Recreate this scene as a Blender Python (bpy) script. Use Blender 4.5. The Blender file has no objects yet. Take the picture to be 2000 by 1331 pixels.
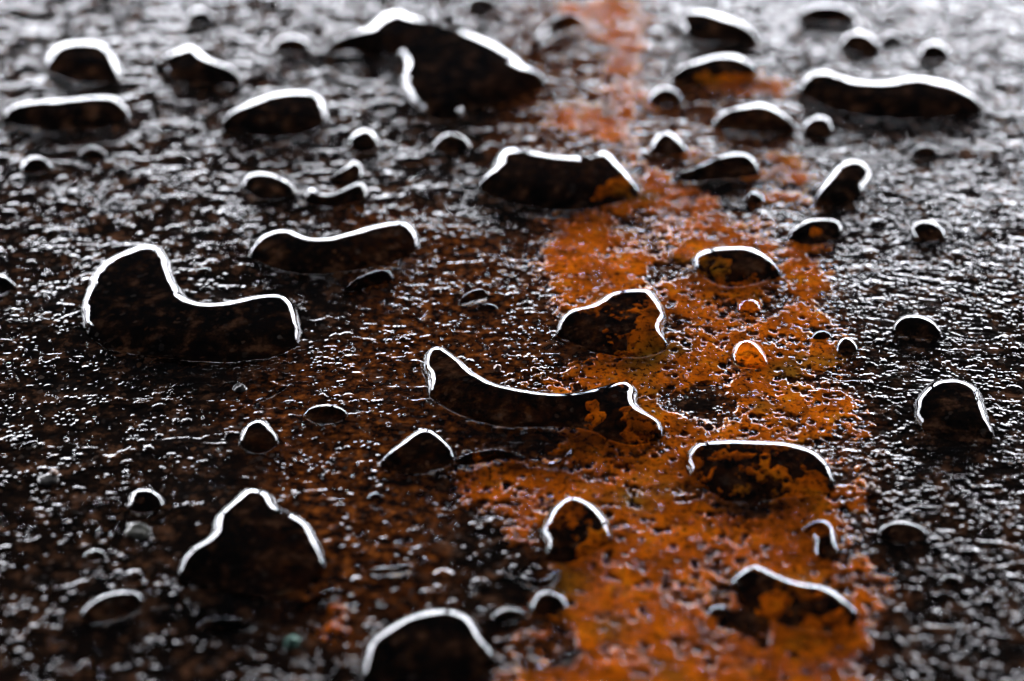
import bpy, math, random
import numpy as np
from mathutils import Vector, Matrix
from mathutils.geometry import delaunay_2d_cdt

random.seed(7)
scene = bpy.context.scene
COL = scene.collection
R = math.radians
MM = 0.001

# ------------------------------------------------------------------ camera
ELEV = R(33.0)            # camera looks down by this angle
DIST = 0.200              # lens to the middle of the frame
LENS, SENSOR = 65.0, 36.0
PW, PH = 2000.0, 1331.0
cam_pos = Vector((0, -DIST * math.cos(ELEV), DIST * math.sin(ELEV)))
cd = bpy.data.cameras.new('camera')
cam = bpy.data.objects.new('camera', cd)
COL.objects.link(cam)
cam.location = cam_pos
cam.rotation_euler = (math.pi / 2 - ELEV, 0, 0)
cd.lens = LENS
cd.sensor_width = SENSOR
cd.clip_start = 0.005
cd.clip_end = 50.0
scene.camera = cam
_f = Vector((0, math.cos(ELEV), -math.sin(ELEV)))
_u = Vector((0, math.sin(ELEV), math.cos(ELEV)))


def at(px, py, z=0.0):
    """pixel of the photograph -> point of the slab at height z"""
    k = SENSOR / LENS
    d = _f + Vector((1, 0, 0)) * ((px / PW - 0.5) * k) + _u * ((0.5 - py / PH) * k * PH / PW)
    t = (z - cam_pos.z) / d.z
    return cam_pos + d * t


foc = at(1000, 740)
cd.dof.use_dof = True
cd.dof.focus_distance = (foc - cam_pos).dot(_f)
cd.dof.aperture_fstop = 15.5
cd.dof.aperture_blades = 9

# ------------------------------------------------------------------ light
W = bpy.data.worlds.new('World')
scene.world = W
W.use_nodes = True
bg = W.node_tree.nodes['Background']
bg.inputs[0].default_value = (0.75, 0.82, 1.0, 1)
bg.inputs[1].default_value = 0.03


def area(name, az, el, dist, w, h, power, col=(0.91, 0.92, 1.0)):
    L = bpy.data.lights.new(name, 'AREA')
    L.shape = 'RECTANGLE'
    L.size, L.size_y = w, h
    L.energy = power
    L.color = col
    o = bpy.data.objects.new(name, L)
    COL.objects.link(o)
    p = Vector((math.sin(az) * math.cos(el), math.cos(az) * math.cos(el), math.sin(el))) * dist
    o.location = p
    o.rotation_euler = (-p).to_track_quat('-Z', 'Y').to_euler()
    return o


RAD = 31.0                # radiance of the two bright openings


def window(name, az, el, dist, w, h, rad=RAD):
    return area(name, az, el, dist, w, h, rad * math.pi * w * h)


for az0, az1 in ((-64, -33.0), (-30.5, -1.2), (1.8, 36.0), (38.5, 66)):
    wd = 2 * 1.6 * math.tan(R(az1 - az0) / 2)
    window('window_light', R((az0 + az1) / 2), R(8.6), 1.6, wd, 0.33)

vs = scene.view_settings
vs.view_transform = 'Standard'
vs.look = 'None'
vs.exposure = 0.0
vs.gamma = 1.0
vs.use_curve_mapping = False
scene.cycles.use_denoising = True
scene.cycles.max_bounces = 10
scene.cycles.transmission_bounces = 8
scene.cycles.sample_clamp_indirect = 8.0


# ------------------------------------------------------------------ numpy noise
def _h(ix, iy, s):
    ix = ix.astype(np.int64); iy = iy.astype(np.int64)
    n = (ix * 374761393 + iy * 668265263 + s * 2147483647 * 3 + s * 974711) & 0xFFFFFFFF
    n = ((n ^ (n >> 13)) * 1274126177) & 0xFFFFFFFF
    n = ((n ^ (n >> 16)) * 2246822519) & 0xFFFFFFFF
    n = n ^ (n >> 15)
    return (n & 0xFFFFFF).astype(np.float32) / 16777215.0


def vn(x, y, s):
    """value noise -1..1"""
    ix = np.floor(x); iy = np.floor(y)
    fx = (x - ix).astype(np.float32); fy = (y - iy).astype(np.float32)
    ux = fx * fx * fx * (fx * (fx * 6 - 15) + 10); uy = fy * fy * fy * (fy * (fy * 6 - 15) + 10)
    a = _h(ix, iy, s); b = _h(ix + 1, iy, s); c = _h(ix, iy + 1, s); d = _h(ix + 1, iy + 1, s)
    return (a + (b - a) * ux + (c - a) * uy + (a - b - c + d) * ux * uy) * 2 - 1


def rot(x, y, a):
    c, s = math.cos(a), math.sin(a)
    return x * c - y * s, x * s + y * c


def fbm(x, y, s, octv=4, gain=0.5, lac=2.03):
    t = 0; a = 1.0; n = 0
    for k in range(octv):
        xr, yr = rot(x, y, 0.6 + 1.1 * k)
        t = t + a * vn(xr + 17.3 * k, yr - 9.1 * k, s + k * 7)
        n += a; a *= gain; x = x * lac; y = y * lac
    return t / n


def bumps(x, y, s, rmin=0.35, rmax=0.75):
    """round grains: highest dome over a jittered grid, 0..1"""
    ix = np.floor(x); iy = np.floor(y)
    out = np.zeros(x.shape, np.float32)
    for dx in (-1, 0, 1):
        for dy in (-1, 0, 1):
            cx = ix + dx; cy = iy + dy
            jx = cx + _h(cx, cy, s); jy = cy + _h(cx, cy, s + 1)
            r = rmin + (rmax - rmin) * _h(cx, cy, s + 2) ** 2
            q = 1 - ((x - jx) ** 2 + (y - jy) ** 2) / (r * r)
            out = np.maximum(out, np.sqrt(np.maximum(q, 0)) * r)
    return out / rmax


def catmull(P, step, closed=True):
    P = [np.array(p[:2], float) for p in P]
    n = len(P); out = []
    for i in range(n):
        p0, p1, p2, p3 = P[i - 1], P[i], P[(i + 1) % n], P[(i + 2) % n]
        m = max(2, int(np.linalg.norm(p2 - p1) / step))
        # centripetal-ish tension keeps short bends from looping
        for k in range(m):
            t = k / m
            m1 = (p2 - p0) * 0.5 * min(1, np.linalg.norm(p2 - p1) / (np.linalg.norm(p2 - p0) * 0.5 + 1e-9))
            m2 = (p3 - p1) * 0.5 * min(1, np.linalg.norm(p2 - p1) / (np.linalg.norm(p3 - p1) * 0.5 + 1e-9))
            out.append((2*t**3 - 3*t*t + 1) * p1 + (t**3 - 2*t*t + t) * m1 + (3*t*t - 2*t**3) * p2 + (t**3 - t*t) * m2)
    return np.array(out)


def inside(pts, poly):
    x, y = pts[:, 0], pts[:, 1]
    c = np.zeros(len(pts), bool)
    a = poly; b = np.roll(poly, -1, 0)
    for (x1, y1), (x2, y2) in zip(a, b):
        if y1 == y2: continue
        c ^= ((y1 > y) != (y2 > y)) & (x < (x2 - x1) * (y - y1) / (y2 - y1) + x1)
    return c


def sdist(pts, poly):
    """distance to outline, positive inside"""
    best = np.full(len(pts), 1e9)
    a = poly; b = np.roll(poly, -1, 0)
    for p, q in zip(a, b):
        d = q - p; L2 = d @ d
        if L2 < 1e-16: continue
        t = np.clip(((pts - p) @ d) / L2, 0, 1)
        e = pts - p - t[:, None] * d
        best = np.minimum(best, (e * e).sum(1))
    best = np.sqrt(best)
    return np.where(inside(pts, poly), best, -best)


def softdist(pts, poly):
    """smooth distance from inside the outline: exact near a straight edge, rounded in the middle"""
    acc = np.zeros(len(pts))
    a = poly; b = np.roll(poly, -1, 0)
    for p, q in zip(a, b):
        d = q - p; L = math.sqrt(d @ d)
        if L < 1e-9: continue
        d = d / L
        r = pts - p
        s = r @ d
        h2 = np.maximum(((r - s[:, None] * d) ** 2).sum(1), 1e-14)
        s1, s2 = -s, L - s
        acc += (s2 / np.sqrt(h2 + s2 * s2) - s1 / np.sqrt(h2 + s1 * s1)) / h2
    return 1.0 / np.sqrt(np.maximum(acc * 0.5, 1e-9))


# ------------------------------------------------------------------ materials
def new_mat(name):
    m = bpy.data.materials.new(name); m.use_nodes = True
    nt = m.node_tree
    return m, nt, nt.nodes, nt.links, nt.nodes['Principled BSDF']


def node(nodes, t, **kw):
    n = nodes.new(t)
    for k, v in kw.items(): setattr(n, k, v)
    return n


def noise_tex(nodes, links, co, scale, detail=4, rough=0.6):
    n = nodes.new('ShaderNodeTexNoise'); n.inputs['Scale'].default_value = scale
    n.inputs['Detail'].default_value = detail; n.inputs['Roughness'].default_value = rough
    links.new(co, n.inputs['Vector']); return n


def ramp(nodes, links, src, stops):
    r = nodes.new('ShaderNodeValToRGB'); e = r.color_ramp.elements
    while len(e) < len(stops): e.new(0.5)
    for el, (p, c) in zip(e, stops):
        el.position = p; el.color = (*c, 1)
    links.new(src, r.inputs[0]); return r


def mixc(nodes, links, fac, a, b):
    m = nodes.new('ShaderNodeMix'); m.data_type = 'RGBA'
    links.new(fac, m.inputs[0])
    for s, v in ((m.inputs[6], a), (m.inputs[7], b)):
        if isinstance(v, tuple): s.default_value = (*v, 1)
        else: links.new(v, s)
    return m.outputs[2]


def mat_slab():
    m, nt, N, K, b = new_mat('wet_slab')
    co = N.new('ShaderNodeTexCoord').outputs['Object']
    n1 = noise_tex(N, K, co, 420, 5, 0.65)
    base = ramp(N, K, n1.outputs[0], [(0.34, (0.002, 0.0015, 0.0015)), (0.50, (0.010, 0.005, 0.003)),
                                      (0.57, (0.035, 0.015, 0.007)), (0.70, (0.17, 0.075, 0.037))])
    n2 = noise_tex(N, K, co, 900, 3, 0.6)
    stain = ramp(N, K, n2.outputs[0], [(0.42, (0.012, 0.004, 0.002)), (0.58, (0.17, 0.042, 0.006)), (0.72, (0.55, 0.15, 0.02))])
    at_ = N.new('ShaderNodeAttribute'); at_.attribute_name = 'stain'
    c = mixc(N, K, at_.outputs['Fac'], base.outputs[0], stain.outputs[0])
    # sand grains of the slab: pale and ochre specks
    v = N.new('ShaderNodeTexVoronoi'); v.inputs['Scale'].default_value = 1900
    v.feature = 'SMOOTH_F1'; v.inputs['Smoothness'].default_value = 0.35
    K.new(co, v.inputs['Vector'])
    sp = ramp(N, K, v.outputs['Color'], [(0.0, (0, 0, 0)), (0.76, (0, 0, 0)), (0.95, (1, 1, 1))])
    mm = N.new('ShaderNodeMath'); mm.operation = 'MULTIPLY'; mm.inputs[1].default_value = 0.55
    K.new(sp.outputs[0], mm.inputs[0])
    n3 = noise_tex(N, K, co, 300, 2)
    gc = ramp(N, K, n3.outputs[0], [(0.4, (0.20, 0.085, 0.035)), (0.6, (0.12, 0.11, 0.10))])
    c = mixc(N, K, mm.outputs[0], c, gc.outputs[0])
    K.new(c, b.inputs['Base Color'])
    b.inputs['IOR'].default_value = 1.38
    rr = ramp(N, K, n2.outputs[0], [(0.3, (0.02,) * 3), (0.7, (0.07,) * 3)])
    ra = N.new('ShaderNodeAttribute'); ra.attribute_name = 'matte'
    ad = N.new('ShaderNodeMath'); ad.operation = 'MULTIPLY_ADD'; ad.inputs[1].default_value = 0.08
    K.new(ra.outputs['Fac'], ad.inputs[0]); K.new(rr.outputs[0], ad.inputs[2])
    K.new(ad.outputs[0], b.inputs['Roughness'])
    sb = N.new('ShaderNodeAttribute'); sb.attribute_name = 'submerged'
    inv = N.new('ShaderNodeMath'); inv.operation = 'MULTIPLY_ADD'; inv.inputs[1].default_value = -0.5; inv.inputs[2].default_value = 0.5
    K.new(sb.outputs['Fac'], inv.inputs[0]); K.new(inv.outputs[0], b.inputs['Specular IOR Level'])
    nb = noise_tex(N, K, co, 5200, 3, 0.6)
    bp = N.new('ShaderNodeBump'); bp.inputs['Strength'].default_value = 0.12; bp.inputs['Distance'].default_value = 0.00005
    K.new(nb.outputs[0], bp.inputs['Height']); K.new(bp.outputs[0], b.inputs['Normal'])
    return m


def mat_rust():
    m, nt, N, K, b = new_mat('orange_rust')
    co = N.new('ShaderNodeTexCoord').outputs['Object']
    n1 = noise_tex(N, K, co, 260, 5, 0.6)
    c = ramp(N, K, n1.outputs[0], [(0.30, (0.22, 0.05, 0.002)), (0.45, (0.60, 0.115, 0.003)),
                                   (0.58, (0.92, 0.19, 0.003)), (0.72, (0.90, 0.28, 0.006))])
    n2 = noise_tex(N, K, co, 95, 3, 0.5)
    f = ramp(N, K, n2.outputs[0], [(0.55, (0, 0, 0)), (0.70, (0.8,) * 3)])
    c2 = mixc(N, K, f.outputs[0], c.outputs[0], (0.30, 0.14, 0.012))
    n4 = noise_tex(N, K, co, 620, 5, 0.7)
    f4 = ramp(N, K, n4.outputs[0], [(0.38, (0.75,) * 3), (0.50, (0, 0, 0))])
    c2 = mixc(N, K, f4.outputs[0], c2, (0.13, 0.032, 0.003))
    n3 = noise_tex(N, K, co, 1700, 4, 0.7)
    f3 = ramp(N, K, n3.outputs[0], [(0.40, (0.95,) * 3), (0.46, (0, 0, 0))])
    c3 = mixc(N, K, f3.outputs[0], c2, (0.03, 0.008, 0.002))
    K.new(c3, b.inputs['Base Color'])
    b.inputs['Roughness'].default_value = 0.07
    b.inputs['IOR'].default_value = 1.3
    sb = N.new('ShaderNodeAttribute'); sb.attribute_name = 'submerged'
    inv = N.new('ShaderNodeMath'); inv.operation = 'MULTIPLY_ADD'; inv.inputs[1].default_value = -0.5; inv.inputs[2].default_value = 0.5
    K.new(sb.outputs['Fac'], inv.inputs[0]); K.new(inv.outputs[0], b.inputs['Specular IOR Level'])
    nb = noise_tex(N, K, co, 4200, 3, 0.65)
    bp = N.new('ShaderNodeBump'); bp.inputs['Strength'].default_value = 0.15; bp.inputs['Distance'].default_value = 0.00004
    K.new(nb.outputs[0], bp.inputs['Height']); K.new(bp.outputs[0], b.inputs['Normal'])
    return m


def mat_water(name='shade_tinted_water', col=(0.30, 0.30, 0.30)):  # default tint puts the shade inside the drops into the water colour
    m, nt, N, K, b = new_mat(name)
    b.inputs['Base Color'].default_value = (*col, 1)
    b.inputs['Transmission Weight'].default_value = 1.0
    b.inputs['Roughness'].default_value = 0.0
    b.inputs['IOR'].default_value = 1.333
    co = N.new('ShaderNodeTexCoord').outputs['Object']
    nb = noise_tex(N, K, co, 260, 1, 0.4)
    bp = N.new('ShaderNodeBump'); bp.inputs['Strength'].default_value = 0.12; bp.inputs['Distance'].default_value = 0.0001
    K.new(nb.outputs[0], bp.inputs['Height']); K.new(bp.outputs[0], b.inputs['Normal'])
    return m


def mat_pebble(c1, c2):
    m, nt, N, K, b = new_mat('wet_pebble')
    co = N.new('ShaderNodeTexCoord').outputs['Object']
    n1 = noise_tex(N, K, co, 1500, 4)
    c = ramp(N, K, n1.outputs[0], [(0.35, c1), (0.65, c2)])
    K.new(c.outputs[0], b.inputs['Base Color']); b.inputs['Roughness'].default_value = 0.25
    return m


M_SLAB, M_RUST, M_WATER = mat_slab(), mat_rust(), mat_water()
M_AMBER = mat_water('amber_water', (1.0, 0.90, 0.62))
M_SPRAY = mat_water('clear_water', (0.9, 0.9, 0.9))


def mesh_np(name, V, F, mat, smooth=True):
    me = bpy.data.meshes.new(name)
    V = np.ascontiguousarray(V, np.float32); F = np.ascontiguousarray(F, np.int32)
    k = F.shape[1]
    me.vertices.add(len(V)); me.vertices.foreach_set('co', V.ravel())
    me.loops.add(F.size); me.loops.foreach_set('vertex_index', F.ravel())
    me.polygons.add(len(F)); me.polygons.foreach_set('loop_start', np.arange(0, F.size, k, dtype=np.int32))
    me.update(calc_edges=True); me.validate()
    if smooth: me.polygons.foreach_set('use_smooth', np.ones(len(me.polygons), bool))
    me.materials.append(mat)
    o = bpy.data.objects.new(name, me); COL.objects.link(o)
    return o


# ------------------------------------------------------------------ the drops as traced: (label, far edge left to right, near edge right to left)
DROPS = [
 ("blurred rounded drop with thick white back rim, above the long flat left edge drop", [(85,125),(95,97),(125,86),(165,82),(208,87),(230,107),(235,145)], [(215,160),(150,160),(108,146)]),
 ("blurred humped water drop with a peaked white rim and a low right tail", [(298,122),(338,100),(370,84),(395,94),(422,118),(466,135),(470,150)], [(450,165),(370,163),(335,150),(308,134)]),
 ("long flat water drop lying level against the left edge of the view", [(0,225),(18,206),(60,198),(140,193),(200,187),(235,190),(255,215)], [(242,235),(190,250),(100,250),(30,243),(2,238)]),
 ("blurred lens shaped drop, rim rising to the right, left of the largest far puddle", [(430,235),(445,217),(490,196),(540,182),(600,178),(635,190),(641,215)], [(635,240),(590,262),(520,266),(460,256),(434,246)]),
 ("largest puddle at the far end with a long dark body and a zigzag white rim", [(628,97),(660,72),(700,62),(722,46),(745,26),(790,22),(840,40),(900,56),(970,84),(1005,107),(1040,132),(1068,152)], [(1045,172),(990,200),(920,210),(880,236),(838,226),(800,196),(782,162),(784,130),(768,108),(720,100),(680,98),(640,106)]),
 ("small blurred bead of water close to the left edge with a hooked white rim", [(37,325),(45,306),(68,299),(95,308),(101,322)], [(85,335),(55,337)]),
 ("faint small brownish bead between the left edge bead and the lens shaped drop", [(152,295),(165,284),(190,281),(208,293)], [(200,306),(165,306)]),
 ("oval water drop with a thick white rim above the two lobed puddle", [(470,353),(485,336),(515,333),(550,340),(578,358),(577,370)], [(560,386),(520,391),(485,376)]),
 ("small slanted water drop right above the wavy brown film", [(638,342),(665,326),(685,309),(705,313),(709,330)], [(700,350),(662,355),(640,350)]),
 ("wavy thin film of water over brown rust with a w shaped rim", [(590,382),(608,357),(636,379),(665,366),(700,351),(718,356)], [(716,385),(680,400),(640,405),(600,397)]),
 ("small round bead of water under the largest far puddle, on its left", [(678,268),(690,251),(712,247),(735,253),(743,270)], [(735,290),(700,295),(680,284)]),
 ("small flat bead of water below the middle of the largest far puddle", [(845,277),(860,261),(885,257),(910,263),(920,278)], [(905,292),(870,297),(850,291)]),
 ("wide mushroom shaped drop with a dipped back rim on the upper rust", [(933,352),(958,326),(967,300),(985,286),(1015,286),(1055,298),(1095,306),(1135,301),(1165,293),(1195,296),(1218,320),(1240,348),(1252,368)], [(1240,386),(1190,400),(1120,410),(1060,406),(1000,395),(948,376)]),
 ("blurred little drop left of the tip of the largest far puddle", [(532,85),(545,70),(575,67),(600,74),(606,86)], [(590,99),(550,99)]),
 ("tiny dark drop near the top edge left of centre", [(362,32),(378,16),(400,13),(420,28)], [(410,42),(380,44)]),
 ("long two lobed puddle with a notch in its bright rim", [(483,487),(500,464),(530,450),(565,447),(596,456),(622,465),(660,456),(710,441),(760,434),(800,431),(820,449),(822,468)], [(810,492),(760,515),(680,530),(600,535),(540,526),(500,510)]),
 ("big camel backed puddle with a tall hump on its left and a low tail", [(155,602),(161,570),(176,532),(196,510),(240,487),(280,474),(316,479),(335,502),(343,532),(362,562),(380,584),(420,591),(465,582),(520,573),(565,576),(584,602),(590,650)], [(570,682),(520,700),(440,706),(360,702),(280,692),(210,680),(168,650)]),
 ("water drop cut by the left edge of the view", [(-45,548),(-12,532),(12,532),(31,551)], [(25,563),(0,573),(-30,571)]),
 ("steep arched drop on the dark slab, taller than the flat oval one beside it", [(462,857),(474,827),(500,811),(526,817),(548,850)], [(540,871),(510,885),(475,877)]),
 ("flat smooth oval drop alone on the dark slab left of the curved shoe shaped puddle", [(593,801),(610,787),(640,783),(665,789),(681,803)], [(665,819),(635,828),(605,819)]),
 ("arched drop with straight sloping sides standing below the shoe shaped puddle's left end", [(742,894),(770,866),(800,843),(830,831),(860,841),(885,863),(892,882)], [(885,906),(850,918),(800,925),(753,912)]),
 ("long curved shoe shaped puddle in focus at the centre, right end on rust", [(822,692),(830,681),(850,672),(875,676),(900,696),(935,726),(975,746),(1030,759),(1100,764),(1150,756),(1195,743),(1230,737),(1248,753),(1250,778),(1270,800),(1298,821),(1297,845)], [(1280,862),(1240,870),(1190,861),(1150,842),(1090,832),(1010,836),(940,826),(880,802),(840,776),(830,740)]),
 ("heart shaped drop with patches of rust under its water, at the centre right", [(1085,642),(1090,616),(1110,601),(1150,590),(1190,569),(1240,563),(1276,564),(1298,590),(1306,612),(1297,635),(1309,665)], [(1290,690),(1240,700),(1180,692),(1130,676),(1095,660)]),
 ("smooth dark drop with a curved back, lying across the rust above the yellow bead", [(1353,506),(1358,487),(1385,479),(1430,478),(1480,483),(1510,501),(1528,525)], [(1500,546),(1460,560),(1410,560),(1375,542)]),
 ("tiny amber bead of water on the rust, the smaller of two amber ones", [(1442,596),(1447,582),(1466,576),(1483,583),(1487,597)], [(1474,610),(1450,609)]),
 ("clear round amber drop glowing over bright rust, the larger of two", [(1428,684),(1436,664),(1458,657),(1484,665),(1501,686),(1502,704)], [(1488,718),(1460,722),(1434,708)]),
 ("tiny dark drop at the right edge of the rust, upper left of a round one", [(1585,656),(1592,641),(1612,639),(1626,648)], [(1622,661),(1600,665)]),
 ("small round dark drop just off the right edge of the rust", [(1630,673),(1640,657),(1655,651),(1670,659),(1681,673)], [(1672,691),(1650,695),(1635,686)]),
 ("oval dark drop alone on the ridged slab right of the small round one", [(1744,633),(1755,614),(1790,608),(1820,616),(1840,635),(1841,648)], [(1820,662),(1780,662),(1750,651)]),
 ("big smooth drop with an upright right side near the right edge of the view", [(1783,792),(1790,766),(1815,744),(1850,736),(1890,743),(1920,757),(1929,790),(1940,820),(1948,845)], [(1920,860),(1870,863),(1820,850),(1785,822)]),
 ("wide flat topped drop on the lower rust with orange showing under its edges", [(1337,896),(1342,872),(1370,858),(1420,853),(1480,854),(1550,861),(1595,876),(1625,905),(1636,940)], [(1610,965),(1540,971),(1470,980),(1410,975),(1365,947),(1340,917)]),
 ("round arched drop alone on the lower rust with an orange patch in its right side", [(1053,1036),(1060,1006),(1080,980),(1112,964),(1145,967),(1175,986),(1193,1009),(1198,1040)], [(1180,1066),(1140,1090),(1100,1100),(1070,1090),(1060,1062)]),
 ("big three humped dark puddle at the lower left", [(343,1120),(348,1087),(370,1066),(402,1046),(412,1011),(440,981),(470,952),(505,945),(535,956),(555,986),(590,1001),(615,1026),(634,1070)], [(636,1110),(600,1145),(550,1163),(490,1165),(420,1150),(358,1137)]),
 ("small square topped drop above and left of the three humped puddle", [(247,986),(252,957),(280,947),(310,953),(321,970)], [(315,992),(285,1003),(255,999)]),
 ("tiny arched drop near the left edge, left of the three humped puddle", [(160,1086),(174,1067),(195,1065),(210,1079)], [(200,1093),(172,1095)]),
 ("slanted crescent shaped drop near the lower left corner", [(150,1200),(175,1167),(210,1150),(250,1145),(283,1156)], [(280,1182),(240,1206),(190,1216)]),
 ("big dome shaped drop cut by the bottom edge of the view", [(703,1310),(708,1257),(740,1226),(790,1196),(830,1186),(890,1184),(930,1206),(950,1241),(969,1266)], [(955,1302),(900,1342),(830,1362),(750,1357),(706,1340)]),
 ("small arched drop touching the right shoulder of the bottom dome drop", [(958,1206),(970,1185),(1000,1179),(1031,1191)], [(1020,1213),(975,1216)]),
 ("small peaked drop upper right of the one that touches the bottom dome drop", [(1033,1176),(1045,1152),(1070,1143),(1100,1153),(1113,1176)], [(1105,1196),(1070,1206),(1040,1196)]),
 ("long sloping drop over orange patches near the lower right", [(1425,1132),(1445,1107),(1475,1096),(1510,1111),(1560,1131),(1600,1131),(1640,1151),(1672,1182)], [(1682,1206),(1640,1236),(1580,1236),(1510,1216),(1450,1182),(1428,1152)]),
 ("upright bean shaped drop at the right edge of the lower rust", [(1565,1026),(1580,1011),(1605,1006),(1628,1016),(1634,1040),(1640,1066)], [(1626,1091),(1602,1095),(1588,1072),(1588,1050),(1570,1041)]),
 ("flat wedge shaped drop on the slab right of the bean shaped drop", [(1712,1031),(1733,1014),(1755,1009),(1800,1021),(1814,1034)], [(1800,1056),(1750,1062),(1720,1051)]),
 ("tiny pale drop alone near the lower right corner", [(1838,1131),(1850,1117),(1870,1116),(1883,1131)], [(1870,1143),(1848,1143)]),
 ("small round drop sunk in the rust left of the long sloping drop", [(1380,1191),(1394,1176),(1415,1175),(1431,1189)], [(1420,1209),(1392,1209)]),
 ("wide sloping far drop near the top edge, above the end of the rust", [(1320,32),(1340,20),(1390,22),(1440,37),(1475,61),(1481,72)], [(1450,82),(1380,82),(1345,70),(1328,50)]),
 ("blurred oval far drop at the top edge right of the wide sloping one", [(1560,27),(1578,10),(1620,7),(1660,14),(1672,30)], [(1650,41),(1600,42),(1570,37)]),
 ("blurred drop with a brown middle under the far oval one", [(1640,82),(1650,64),(1680,58),(1705,69),(1722,88)], [(1705,99),(1670,101),(1650,93)]),
 ("small blurred brown drop near the top right corner", [(1795,96),(1806,82),(1830,80),(1857,96)], [(1845,113),(1812,116)]),
 ("long bone shaped drop with a wavy white rim at the upper right", [(1560,163),(1578,142),(1615,137),(1650,147),(1690,159),(1740,157),(1800,150),(1850,157),(1890,177),(1922,203)], [(1900,221),(1840,231),(1740,231),(1660,221),(1600,202),(1568,182)]),
 ("blurred arched drop with orange along its near side, left of the bone shaped drop", [(1310,140),(1345,120),(1400,107),(1450,107),(1484,137)], [(1460,151),(1400,166),(1350,166),(1318,156)]),
 ("two humped blurred drop below the arched one with the orange side", [(1392,230),(1410,212),(1445,207),(1490,200),(1530,217),(1556,241)], [(1530,256),(1470,259),(1410,251)]),
 ("small blurred round drop right of the two humped one", [(1568,237),(1585,222),(1615,222),(1633,237)], [(1625,262),(1590,265),(1574,256)]),
 ("small peaked drop right of the mushroom shaped one", [(1268,286),(1276,264),(1300,252),(1325,262),(1346,286)], [(1335,303),(1295,304),(1270,299)]),
 ("long wedge shaped drop on the rust, low at its left end", [(1312,337),(1350,326),(1400,305),(1450,297),(1480,311),(1487,331)], [(1470,346),(1400,351),(1340,355),(1314,347)]),
 ("upright leaning dark drop right of the rust, taller than wide", [(1590,382),(1604,352),(1630,317),(1655,308),(1690,312),(1706,326)], [(1700,356),(1680,381),(1640,400),(1603,399)]),
 ("flat topped drop with an orange spot, at the right edge of the upper rust", [(1538,452),(1560,430),(1600,425),(1640,427),(1651,441)], [(1640,461),(1590,480),(1550,471)]),
 ("rounded dark drop on the ridged slab near the right edge, beside a smaller one", [(1778,442),(1785,430),(1810,426),(1845,439),(1849,451)], [(1840,468),(1800,472),(1785,459)]),
 ("tiny flat drop left of the rounded dark one on the ridged slab", [(1697,433),(1715,422),(1736,431)], [(1725,441),(1705,441)]),
 ("tiny brown centred bead below the bone shaped drop", [(1778,292),(1800,278),(1836,290)], [(1828,304),(1790,306)]),
 ("small blurred bead left of the two humped drop and above the small peaked one", [(1265,186),(1280,170),(1310,167),(1335,182)], [(1325,201),(1280,204)]),
 ("tiny bead over rust below the long wedge shaped drop", [(1452,384),(1470,367),(1493,377)], [(1488,398),(1458,397)]),
 ("tiny slanted drop beside the left edge below the middle", [(34,871),(50,856),(74,852)], [(66,867),(42,877)]),
 ("tiny arched bead on dark slab between the two lobed puddle and heart shaped drop", [(930,599),(940,588),(960,588),(973,597)], [(965,605),(938,607)]),
 ("tiny white rimmed bead below the arched straight sided drop", [(718,966),(728,954),(742,957),(750,964)], [(742,973),(722,975)]),
 ("tiny bead in the saddle behind the camel backed puddle, the farther of two", [(382,525),(398,516),(413,523)], [(405,533),(388,534)]),
 ("tiny bead in the saddle behind the camel backed puddle, the nearer of two", [(390,559),(402,551),(413,557)], [(405,565),(393,565)]),
 ("tiny blurred bead between the far brown middled drop and the top right corner one", [(1720,77),(1737,60),(1766,73)], [(1755,82),(1728,84)]),
 ("dark drop cut by the top edge right of the largest far puddle", [(912,-2),(940,-14),(972,2)], [(965,13),(925,15)]),
 ("thin wavy ribbon of water below the two lobed puddle", [(668,562),(700,541),(740,526),(770,531)], [(762,549),(700,566)]),
 ("thin slanted ribbon of water behind the tiny arched bead at the centre", [(893,587),(910,572),(940,564),(957,573)], [(942,582),(905,592)]),
 ("blurred curved ribbon of water at the top beside the end of the largest far puddle", [(1035,85),(1060,53),(1110,30),(1137,36)], [(1127,52),(1082,68),(1055,90)]),
 ("long thin wavy water line crossing the left edge of the rust below the centre", [(888,893),(925,882),(965,876),(1000,878),(1040,891),(1075,900),(1100,888),(1110,868)], [(1120,880),(1095,915),(1055,913),(1000,897),(960,900),(925,911)]),
 ("shallow v shaped water line below the round arched drop", [(983,1100),(1020,1116),(1055,1130),(1088,1102)], [(1098,1114),(1060,1150),(1020,1136)]),
 ("short flat water streak between the three humped puddle and the v shaped line", [(722,1106),(765,1103),(803,1096)], [(806,1113),(735,1122)]),
 ("slanted water streak at the lower right foot of the three humped puddle", [(570,1182),(610,1160),(662,1143)], [(668,1160),(610,1180),(580,1196)]),
 ("curved water streak right of the bottom dome drop", [(1000,1282),(1045,1295),(1080,1285),(1112,1258)], [(1122,1272),(1085,1304),(1045,1312)]),
 ("thin slanted water streak between the camel backed puddle and the steep arched drop", [(492,782),(525,762),(560,741)], [(566,750),(530,775),(500,790)]),
 ("blurred lumpy water streak between the slanted crescent drop and the bottom dome drop", [(382,1212),(430,1200),(470,1205),(500,1210)], [(495,1228),(440,1226),(392,1228)]),
]


def drop_height(wid):
    return 2.1 * MM * (1 - math.exp(-wid / (3.6 * MM)))


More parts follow.
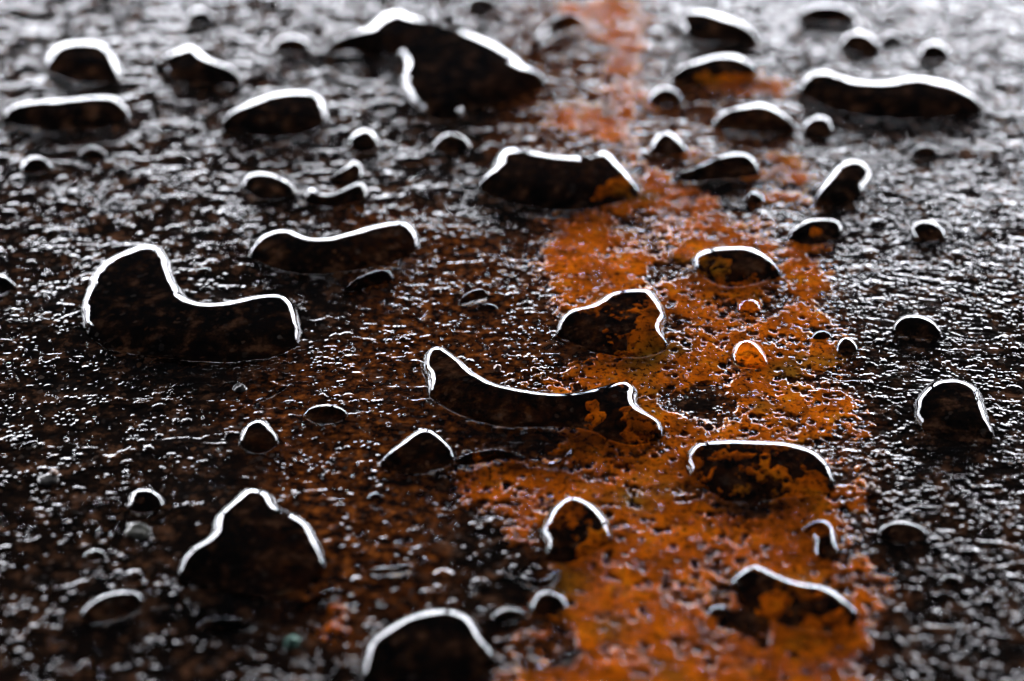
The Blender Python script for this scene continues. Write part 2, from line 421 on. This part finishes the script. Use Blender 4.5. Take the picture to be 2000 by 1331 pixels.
def outline(top, bot):
    w0 = max(np.ptp([at(*p).x for p in top + bot]), 1e-4)
    d0 = np.ptp([at(*p).y for p in top + bot])
    H = drop_height(math.sqrt(w0 * max(d0, 0.3 * w0)) * 0.9)
    P = [at(x, y, H * 0.45) for x, y in top] + [at(x, y, 0.0) for x, y in bot]
    c = catmull(P, 0.28 * MM)
    m0 = c.mean(0); a0 = np.ptp(c, 0)
    for _ in range(6): c = 0.5 * c + 0.25 * (np.roll(c, 1, 0) + np.roll(c, -1, 0))
    c = (c - c.mean(0)) * (a0 / np.ptp(c, 0)) + m0
    # the contact line is slightly uneven
    n = np.stack([vn(c[:, 0] / (1.5 * MM), c[:, 1] / (1.5 * MM), 51), vn(c[:, 0] / (1.5 * MM), c[:, 1] / (1.5 * MM), 52)], 1)
    n2 = np.stack([vn(c[:, 0] / (0.6 * MM), c[:, 1] / (0.6 * MM), 53), vn(c[:, 0] / (0.6 * MM), c[:, 1] / (0.6 * MM), 54)], 1)
    return c + n * 0.11 * MM + n2 * 0.035 * MM, H


OUT = [outline(t, b) for _, t, b in DROPS]

# ------------------------------------------------------------------ rust outline (photo trace on the slab)
RUST = [(1080,0),(1140,60),(1190,110),(1170,180),(1215,240),(1230,300),(1255,360),(1180,410),(1075,440),(1050,500),(1060,560),(1090,600),(1180,690),(1130,720),(1100,735),(1040,700),(1030,745),(1100,775),(1160,790),(1150,840),(1105,845),(1110,885),(1070,905),(1000,890),(930,905),(900,960),(1000,1010),(1060,1080),(1100,1100),(1080,1150),(1040,1230),(1000,1290),(980,1380),(1700,1380),(1690,1230),(1720,1150),(1680,1110),(1650,1080),(1640,1030),(1690,1000),(1700,960),(1700,900),(1680,850),(1665,790),(1640,760),(1665,720),(1660,660),(1640,620),(1610,590),(1625,560),(1590,520),(1600,480),(1530,480),(1440,440),(1400,410),(1350,370),(1300,340),(1260,290),(1250,220),(1290,210),(1240,150),(1260,60),(1250,0)]
RUST2 = [[(1350,150),(1480,140),(1540,160),(1530,190),(1450,195),(1370,175)],
         [(1440,330),(1530,320),(1590,345),(1580,370),(1500,350),(1450,345)],
         [(1470,375),(1520,365),(1600,385),(1580,405),(1500,400)],
         [(1430,425),(1500,430),(1510,455),(1440,452)],
         [(1100,720),(1130,690),(1170,735),(1150,760),(1090,750)],
         [(490,765),(560,745),(550,790),(510,795)],
         [(640,1010),(700,1015),(690,1045),(640,1045)],
         [(590,1190),(640,1150),(700,1160),(690,1250),(620,1260)],
         [(1330,280),(1400,300),(1380,320),(1320,310)],
         [(1180,-20),(1260,-20),(1240,90),(1170,90)], [(1040,215),(1130,195),(1240,240),(1235,290),(1120,262)],
         [(1100,20),(1170,10),(1190,70),(1130,90)], [(1500,290),(1560,310),(1585,345),(1540,340)]]
HOLES = [[(1270,520),(1340,515),(1340,540),(1270,545)], [(1390,590),(1490,575),(1550,590),(1530,615),(1450,620)],
         [(1560,640),(1640,650),(1600,665)], [(1575,725),(1640,720),(1640,750),(1590,750)],
         [(1300,770),(1400,760),(1440,800),(1380,830),(1300,800)], [(1330,960),(1480,985),(1500,1005),(1400,1000)],
         [(1600,940),(1660,900),(1680,950),(1620,960)], [(1195,425),(1240,420),(1250,445),(1200,445)],
         [(1000,1050),(1080,1080),(1060,1120),(1000,1090)], [(1130,770),(1190,780),(1190,840),(1120,830)],
         [(1000,1250),(1110,1230),(1110,1290),(1020,1290)], [(1400,1195),(1500,1180),(1480,1240),(1390,1230)],
         [(1560,850),(1650,830),(1660,870),(1620,890)]]
STAIN = [(640,380),(760,400),(900,420),(1050,470),(1050,600),(1150,700),(1120,860),(960,870),(900,960),(880,1180),(800,1230),(700,1200),(620,1160),(600,960),(700,900),(660,830),(560,780),(600,690),(700,600),(650,520),(660,450)]


RUSTIN = [[(1436,672),(1480,668),(1498,695),(1480,712),(1445,706)], [(1445,583),(1482,584),(1482,603),(1450,604)],
          [(1225,640),(1270,600),(1298,640),(1300,685),(1240,690),(1215,665)],
          [(1100,1075),(1140,1045),(1188,1020),(1196,1045),(1160,1075),(1110,1090)],
          [(1480,1165),(1512,1150),(1560,1175),(1525,1215),(1478,1200)], [(1600,1215),(1640,1180),(1675,1200),(1640,1228)],
          [(1540,948),(1570,925),(1608,930),(1600,958)], [(1345,880),(1385,872),(1370,905)], [(1480,870),(1540,868),(1530,890),(1490,885)],
          [(1150,390),(1180,360),(1225,350),(1230,380)], [(1140,800),(1165,780),(1185,815),(1160,835)], [(1215,800),(1250,800),(1270,830),(1230,840)],
          [(1580,440),(1600,440),(1610,460),(1580,462)], [(1480,528),(1520,520),(1500,545)], [(1350,148),(1480,140),(1460,165),(1360,170)]]


STAINS = [STAIN, [(980,-10),(1300,-10),(1330,160),(1560,150),(1560,330),(1330,330),(1200,420),(980,330),(940,200)],
          [(430,700),(900,640),(920,1000),(700,1280),(560,1230),(470,900)]]


def gpoly(P): return np.array([at(x, y)[:2] for x, y in P])


# coarse maps over the dense patch, sampled bilinearly
X0, X1, Y0, Y1 = -0.100, 0.100, -0.062, 0.118
CN = 0.5 * MM
cx = np.arange(X0 - 0.01, X1 + 0.01, CN); cy = np.arange(Y0 - 0.01, Y1 + 0.01, CN)
CX, CY = np.meshgrid(cx, cy)
cp = np.stack([CX.ravel(), CY.ravel()], 1)
rmap = sdist(cp, gpoly(RUST))
for k, P in enumerate(RUST2): rmap = np.maximum(rmap, sdist(cp, gpoly(P)) - (2.2 * MM if k in (5, 6, 7) else 0))
for P in HOLES: rmap = np.minimum(rmap, -sdist(cp, gpoly(P)) * 1.0)
imap = np.full(len(cp), -1.0)
for k, P in enumerate(RUSTIN): imap = np.maximum(imap, sdist(cp, gpoly(P)) + (1.3 * MM if k < 2 else 0) * (sdist(cp, gpoly(P)) > -0.3 * MM))
smap = np.maximum.reduce([sdist(cp, gpoly(P)) for P in STAINS])
dmap = np.full(len(cp), -1.0)
for (c, H) in OUT:
    lo = c.min(0) - 2 * MM; hi = c.max(0) + 2 * MM
    k = ((cp > lo) & (cp < hi)).all(1)
    dmap[k] = np.maximum(dmap[k], sdist(cp[k], c[::3]))
rmap, smap, dmap, imap = [a.reshape(CX.shape) for a in (rmap, smap, dmap, imap)]


def samp(mp, x, y):
    u = np.clip((x - cx[0]) / CN, 0, len(cx) - 1.001); v = np.clip((y - cy[0]) / CN, 0, len(cy) - 1.001)
    i = u.astype(int); j = v.astype(int); fu = u - i; fv = v - j
    return mp[j, i] * (1 - fu) * (1 - fv) + mp[j, i + 1] * fu * (1 - fv) + mp[j + 1, i] * (1 - fu) * fv + mp[j + 1, i + 1] * fu * fv


def sstep(a, b, x):
    t = np.clip((x - a) / (b - a), 0, 1); return t * t * (3 - 2 * t)


def base_z(X, Y):
    return 0.085 * fbm(X / 14, Y / 14, 11, 2) + 0.014 * fbm(X / 3.6, Y / 2.6, 21, 2)


def ground_z(x, y):
    X = x / MM; Y = y / MM
    right = sstep(18, 34, X + 0.05 * Y + 4 * vn(X / 9, Y / 9, 5))
    z = base_z(X, Y)
    m = fbm(X / 3.6, Y / 2.6, 21, 3)
    # round grains of three sizes; most of the paste between them lies flat
    far_ = sstep(12, 62, Y)
    den = 0.75 + 0.5 * vn(X / 6 + 3, Y / 5, 33)
    g0 = bumps(X / 2.6, Y / 2.3, 37, 0.05, 0.38)
    g1 = bumps(X / 1.05 + 0.3 * m, Y / 1.0, 31, 0.05, 0.40)
    g2 = bumps(X / 0.56 + 0.4 * m, Y / 0.56, 41, 0.08, 0.46)
    spr = sstep(-0.1, 0.6, vn(X / 3.1 + 7, Y / 2.4, 35) + 0.6 * vn(X / 1.3, Y / 0.9, 36) + 0.4 * right - 0.45 * far_)
    z = z + 0.10 * g0 * den + 0.13 * g1 * den * (0.2 + 0.8 * spr) + 0.115 * g2 * (0.06 + 0.94 * spr)
    z = z + (0.005 + 0.006 * right) * fbm(X / 0.42, Y / 0.42, 61, 2)
    # torn ledges on the left, raked ridges on the right
    led = fbm(X / 5.5 + 0.6 * m, Y / 2.6, 131, 3)
    z = z + (1 - right) * 0.045 * sstep(0.05, 0.25, led + 0.25 * vn(X / 0.9, Y / 0.7, 133))
    xr, yr = rot(X, Y, 0.10)
    rd = 1 - np.abs(fbm(xr / 2.3 + 0.9 * m, yr / 1.2 + 0.7 * led, 71, 4, 0.6)) * 2
    z = z + right * (0.085 + 0.05 * m) * (1 - 0.45 * far_) * rd
    dd = samp(dmap, x, y)
    z = z - 0.22 * sstep(-0.2 * MM, 0.8 * MM, dd)
    return (z - 0.12) * MM, right


def rust_v(x, y, X=None):
    X = x / MM; Y = y / MM
    d = samp(rmap, x, y) / MM
    n = 1.5 * fbm(X / 3.2, Y / 3.2, 81, 4, 0.62) + 0.8 * fbm(X / 0.85, Y / 0.85, 91, 3, 0.65)
    pit = bumps(X / 1.3, Y / 1.3, 95, 0.12, 0.42)
    dd = samp(dmap, x, y) / MM
    v_in = np.minimum(samp(imap, x, y) / MM, 1.3) * 1.0 - 0.10 + 0.85 * n
    out = _rv(d, n, pit, dd)
    return np.maximum(out, np.maximum(v_in, -1))


def _rv(d, n, pit, dd):
    return np.clip(d, -9, 1.8) * 0.55 + 0.06 + n * 1.25 - 1.6 * pit * (pit > 0.25) - 1.15 * sstep(0, 0.6, dd)  # last term thins rust under drops, building their inner shade into the crust


# ------------------------------------------------------------------ slab
SP = 0.088 * MM
far = [0.004, 0.012, 0.03, 0.07, 0.15, 0.3, 0.6, 1.0]
gx = np.concatenate([[X0 - f for f in far[::-1]], np.arange(X0, X1 + SP / 2, SP), [X1 + f for f in far]])
gy = np.concatenate([[Y0 - f for f in far[::-1]], Y0 + (Y1 - Y0) * (0.8 * np.linspace(0, 1, 1650) + 0.2 * np.linspace(0, 1, 1650) ** 2), [Y1 + f for f in far]])
nx, ny = len(gx), len(gy)
GX, GY = np.meshgrid(gx, gy)
gxf, gyf = GX.ravel(), GY.ravel()
gz, right = ground_z(gxf, gyf)
edge = np.maximum(np.maximum(X0 - gxf, gxf - X1), np.maximum(Y0 - gyf, gyf - Y1))
gz = np.where(edge > 0.002, 0.0, gz)
# faces: leave out nothing, the slab is one sheet
I, J = np.meshgrid(np.arange(nx - 1), np.arange(ny - 1))
a = (J * nx + I).ravel()
F = np.stack([a, a + 1, a + nx + 1, a + nx], 1)
ground = mesh_np('ground', np.stack([gxf, gyf, gz], 1), F, M_SLAB)
ground['kind'] = 'structure'
ground['label'] = 'dark wet gritty concrete slab glistening against the light'
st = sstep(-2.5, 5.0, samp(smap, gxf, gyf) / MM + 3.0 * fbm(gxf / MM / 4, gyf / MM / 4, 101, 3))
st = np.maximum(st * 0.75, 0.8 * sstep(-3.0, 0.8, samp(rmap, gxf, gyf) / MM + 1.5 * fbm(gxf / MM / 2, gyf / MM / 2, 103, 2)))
st = st * (1 - 0.8 * sstep(-0.15 * MM, 0.3 * MM, samp(dmap, gxf, gyf)))  # stain faded under the drops: their dark inside painted into the colour
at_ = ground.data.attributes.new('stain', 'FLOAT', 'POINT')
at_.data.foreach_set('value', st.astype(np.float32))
mt = np.clip(0.45 * right + 0.75 * sstep(-0.1, 0.6, fbm(gxf / MM / 7, gyf / MM / 4, 141, 3)) + 0.25 * vn(gxf / MM / 0.9, gyf / MM / 0.9, 143), 0, 1)
at_ = ground.data.attributes.new('matte', 'FLOAT', 'POINT')
at_.data.foreach_set('value', mt.astype(np.float32))
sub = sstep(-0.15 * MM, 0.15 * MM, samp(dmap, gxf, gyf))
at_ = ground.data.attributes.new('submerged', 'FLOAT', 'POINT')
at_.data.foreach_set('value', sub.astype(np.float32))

# ------------------------------------------------------------------ rust crust: a thin flaky sheet of its own over the slab
rv = rust_v(gxf, gyf)
th = np.clip(rv, -0.5, 0.55) * 0.16 * MM
# the crust fills the grain of the slab, so it is smoother than the stone
soft = 0.12 * gz + 0.88 * (base_z(gxf / MM, gyf / MM) + 0.0
       - 0.22 * sstep(-0.2 * MM, 0.8 * MM, samp(dmap, gxf, gyf))) * MM
w = sstep(-0.1, 0.5, rv)
rz = gz * (1 - w) + soft * w + th + 0.008 * MM * fbm(gxf / MM / 0.35, gyf / MM / 0.35, 111, 2) - 0.03 * MM
keep = (rv > -0.35) & (edge < 0)
kf = keep[F].all(1)
Fr = F[kf]
used = np.unique(Fr)
remap = np.zeros(len(gxf), np.int32); remap[used] = np.arange(len(used))
rust = mesh_np('rust_crust', np.stack([gxf, gyf, rz], 1)[used], remap[Fr], M_RUST)
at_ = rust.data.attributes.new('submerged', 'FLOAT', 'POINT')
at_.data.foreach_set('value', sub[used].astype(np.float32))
rust['kind'] = 'stuff'
rust['label'] = 'bright orange crust of rust running down the dark slab'
rust['category'] = 'rust'


# ------------------------------------------------------------------ water drops
def water_drop(c, H, label):
    c = c[np.linalg.norm(c - np.roll(c, 1, 0), axis=1) > 0.02 * MM]
    ar = 0.5 * np.sum(c[:, 0] * np.roll(c[:, 1], -1) - np.roll(c[:, 0], -1) * c[:, 1])
    if ar < 0: c = c[::-1]
    tan = np.roll(c, -1, 0) - np.roll(c, 1, 0)
    tan /= np.linalg.norm(tan, axis=1)[:, None] + 1e-12
    nor = np.stack([-tan[:, 1], tan[:, 0]], 1)
    rings = [c]
    for d in (0.035, 0.09, 0.17, 0.28, 0.42, 0.60, 0.82, 1.08):
        p = c + nor * d * MM
        sd = sdist(p, c)
        rings.append(p[sd > 0.93 * d * MM])
    lo, hi = c.min(0), c.max(0)
    s = 0.26 * MM
    gx_, gy_ = np.meshgrid(np.arange(lo[0], hi[0], s), np.arange(lo[1], hi[1], s * 0.866))
    gx_ = gx_ + (np.arange(gx_.shape[0]) % 2)[:, None] * s / 2
    p = np.stack([gx_.ravel(), gy_.ravel()], 1)
    rings.append(p[sdist(p, c) > 1.2 * MM])
    P = np.concatenate(rings)
    n = len(c)
    vo, eo, fo, *_ = delaunay_2d_cdt([Vector(q) * 1000 for q in P], [(i, (i + 1) % n) for i in range(n)], [], 1, 1e-6)
    V = np.array([(v.x, v.y) for v in vo]) * MM
    ds = softdist(V, c)
    sd = sdist(V, c)
    bd = sd < 0.004 * MM
    RM = 1.15 * MM
    t = np.where(bd, 0, ds) / RM * (1 + 0.20 * vn((V[:, 0]) / (4.5 * MM), V[:, 1] / (4.5 * MM), 401) + 0.03 * vn(V[:, 0] / (1.4 * MM), V[:, 1] / (1.4 * MM), 402))
    Z = (H + 0.25 * MM) * (1 - np.exp(-t)) ** 0.66 - 0.25 * MM
    ctr = c.mean(0)
    V3 = np.concatenate([V - ctr, Z[:, None]], 1)
    me = bpy.data.meshes.new('water_drop')
    faces = [tuple(f) for f in fo]
    # skirt into the slab
    from collections import Counter
    ec = Counter()
    for f in faces:
        for k in range(len(f)): ec[(f[k], f[(k + 1) % len(f)])] += 1
    be = [e for e in ec if (e[1], e[0]) not in ec]
    ids = sorted({i for e in be for i in e})
    m_ = {i: len(V3) + k for k, i in enumerate(ids)}
    low = V3[ids].copy(); low[:, 2] = -0.9 * MM
    V3 = np.concatenate([V3, low])
    for a_, b_ in be: faces.append((b_, a_, m_[a_], m_[b_]))
    nxt = {a_: b_ for a_, b_ in be}
    loop = [be[0][0]]
    while nxt.get(loop[-1], loop[0]) != loop[0] and len(loop) < len(be): loop.append(nxt[loop[-1]])
    faces.append(tuple(m_[i] for i in reversed(loop)))
    me.from_pydata([tuple(v) for v in V3], [], faces)
    me.update()
    me.polygons.foreach_set('use_smooth', np.ones(len(me.polygons), bool))
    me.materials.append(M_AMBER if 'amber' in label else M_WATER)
    o = bpy.data.objects.new('water_drop', me); COL.objects.link(o)
    o.location = (ctr[0], ctr[1], 0)
    o['label'] = label; o['category'] = 'water drop'
    o['group'] = 'water drops lying on the wet slab'
    return o


for (lab, _, _), (c, H) in zip(DROPS, OUT):
    if any(w_ in lab for w_ in ('water line', 'streak', 'ribbon')): H = H * 1.5
    water_drop(c, H, lab)

# ------------------------------------------------------------------ fine spray: thousands of tiny beads, nobody could count them
rng = np.random.default_rng(5)
nb = 24000
bx_ = rng.uniform(X0 + 0.004, X1 - 0.004, nb * 2); by_ = rng.uniform(Y0 + 0.004, Y1 - 0.004, nb * 2)
dd = samp(dmap, bx_, by_) / MM
dens = 0.35 + 0.65 * (samp(rmap, bx_, by_) > -1 * MM) + 0.35 * vn(bx_ / (6 * MM), by_ / (6 * MM), 201)
k = (dd < -0.35) & (rng.random(nb * 2) < dens)
bx_, by_ = bx_[k][:nb], by_[k][:nb]
br = (0.05 + 0.05 * rng.random(len(bx_)) + 0.16 * rng.random(len(bx_)) ** 9 + 0.30 * rng.random(len(bx_)) ** 40) * MM
z0, _ = ground_z(bx_, by_)
rv_ = rust_v(bx_, by_)
w_ = sstep(-0.1, 0.5, rv_)
soft_ = 0.12 * z0 + 0.88 * base_z(bx_ / MM, by_ / MM) * MM
zr = z0 * (1 - w_) + soft_ * w_ + np.clip(rv_, -0.5, 0.55) * 0.16 * MM - 0.03 * MM
bz = np.maximum(z0, zr)
SEG = 9
tv = [(0, 0, 0.78)]
for ring, (rr_, zz_) in enumerate([(0.42, 0.70), (0.78, 0.48), (0.98, 0.12), (0.98, -0.5)]):
    for q in range(SEG):
        an = 2 * math.pi * q / SEG
        tv.append((rr_ * math.cos(an), rr_ * math.sin(an), zz_))
tv = np.array(tv)
tf = []
for q in range(SEG):
    q2 = (q + 1) % SEG
    tf.append((0, 1 + q, 1 + q2))
    for rg in range(3):
        a0, b0 = 1 + rg * SEG + q, 1 + rg * SEG + q2
        tf.append((a0, a0 + SEG, b0)); tf.append((b0, a0 + SEG, b0 + SEG))
for q in range(1, SEG - 1): tf.append((1 + 3 * SEG, 1 + 3 * SEG + q + 1, 1 + 3 * SEG + q))
tf = np.array(tf)
VV = tv[None] * br[:, None, None] + np.stack([bx_, by_, bz], 1)[:, None]
FF = tf[None] + (np.arange(len(bx_)) * len(tv))[:, None, None]
beads = mesh_np('water_spray', VV.reshape(-1, 3), FF.reshape(-1, 3), M_SPRAY)
beads['kind'] = 'stuff'
beads['label'] = 'fine spray of tiny water beads glinting all over slab and rust'
beads['category'] = 'water spray'


# ------------------------------------------------------------------ pebbles set in the slab
def pebble(px, py, rx, ry, rz_, label, c1, c2, seed):
    p = at(px, py, 0.1 * MM)
    import bmesh
    bm = bmesh.new(); bmesh.ops.create_icosphere(bm, subdivisions=4, radius=1.0)
    for v in bm.verts:
        q = v.co
        n = vn(np.array([q.x * 1.6 + seed]), np.array([q.y * 1.6 + q.z * 2.1]), 300 + seed)[0]
        v.co = q * (1 + 0.30 * n + 0.08 * math.sin(5 * q.x + 3 * q.y + seed))
        v.co = Vector((v.co.x * rx, v.co.y * ry, v.co.z * rz_)) * MM
    me = bpy.data.meshes.new('pebble'); bm.to_mesh(me); bm.free()
    me.polygons.foreach_set('use_smooth', np.ones(len(me.polygons), bool))
    me.materials.append(mat_pebble(c1, c2))
    o = bpy.data.objects.new('pebble', me); COL.objects.link(o)
    o.location = (p.x, p.y, 0.02 * MM); o.rotation_euler[2] = seed * 0.8
    o['label'] = label; o['category'] = 'pebble'; o['group'] = 'pebbles set in the slab'


GREY = ((0.05, 0.045, 0.04), (0.14, 0.13, 0.12)); TAN = ((0.16, 0.07, 0.035), (0.36, 0.2, 0.12))
pebble(569, 1254, 0.75, 0.6, 0.5, 'small pale green pebble right of the lower left corner', (0.06, 0.22, 0.16), (0.2, 0.42, 0.32), 1)
pebble(972, 720, 0.42, 0.38, 0.42, 'pinkish pebble just behind the shoe shaped puddle', (0.35, 0.16, 0.10), (0.6, 0.38, 0.28), 2)
pebble(470, 758, 0.75, 0.6, 0.3, 'dull grey pebble in front of the camel backed puddle', *GREY, 3)
pebble(95, 935, 0.9, 0.8, 0.15, 'dark grey pebble near the left edge below the tiny slanted drop', *GREY, 4)
pebble(268, 1035, 0.95, 1.2, 0.16, 'greenish grey pebble left of the three humped puddle', (0.06, 0.06, 0.05), (0.15, 0.15, 0.12), 5)
pebble(104, 925, 0.5, 0.4, 0.4, 'sandy tan pebble beside the dark grey pebble near the left edge', *TAN, 6)
pebble(1705, 955, 0.7, 0.6, 0.5, 'pale brown pebble at the lower right edge of the rust', *TAN, 7)
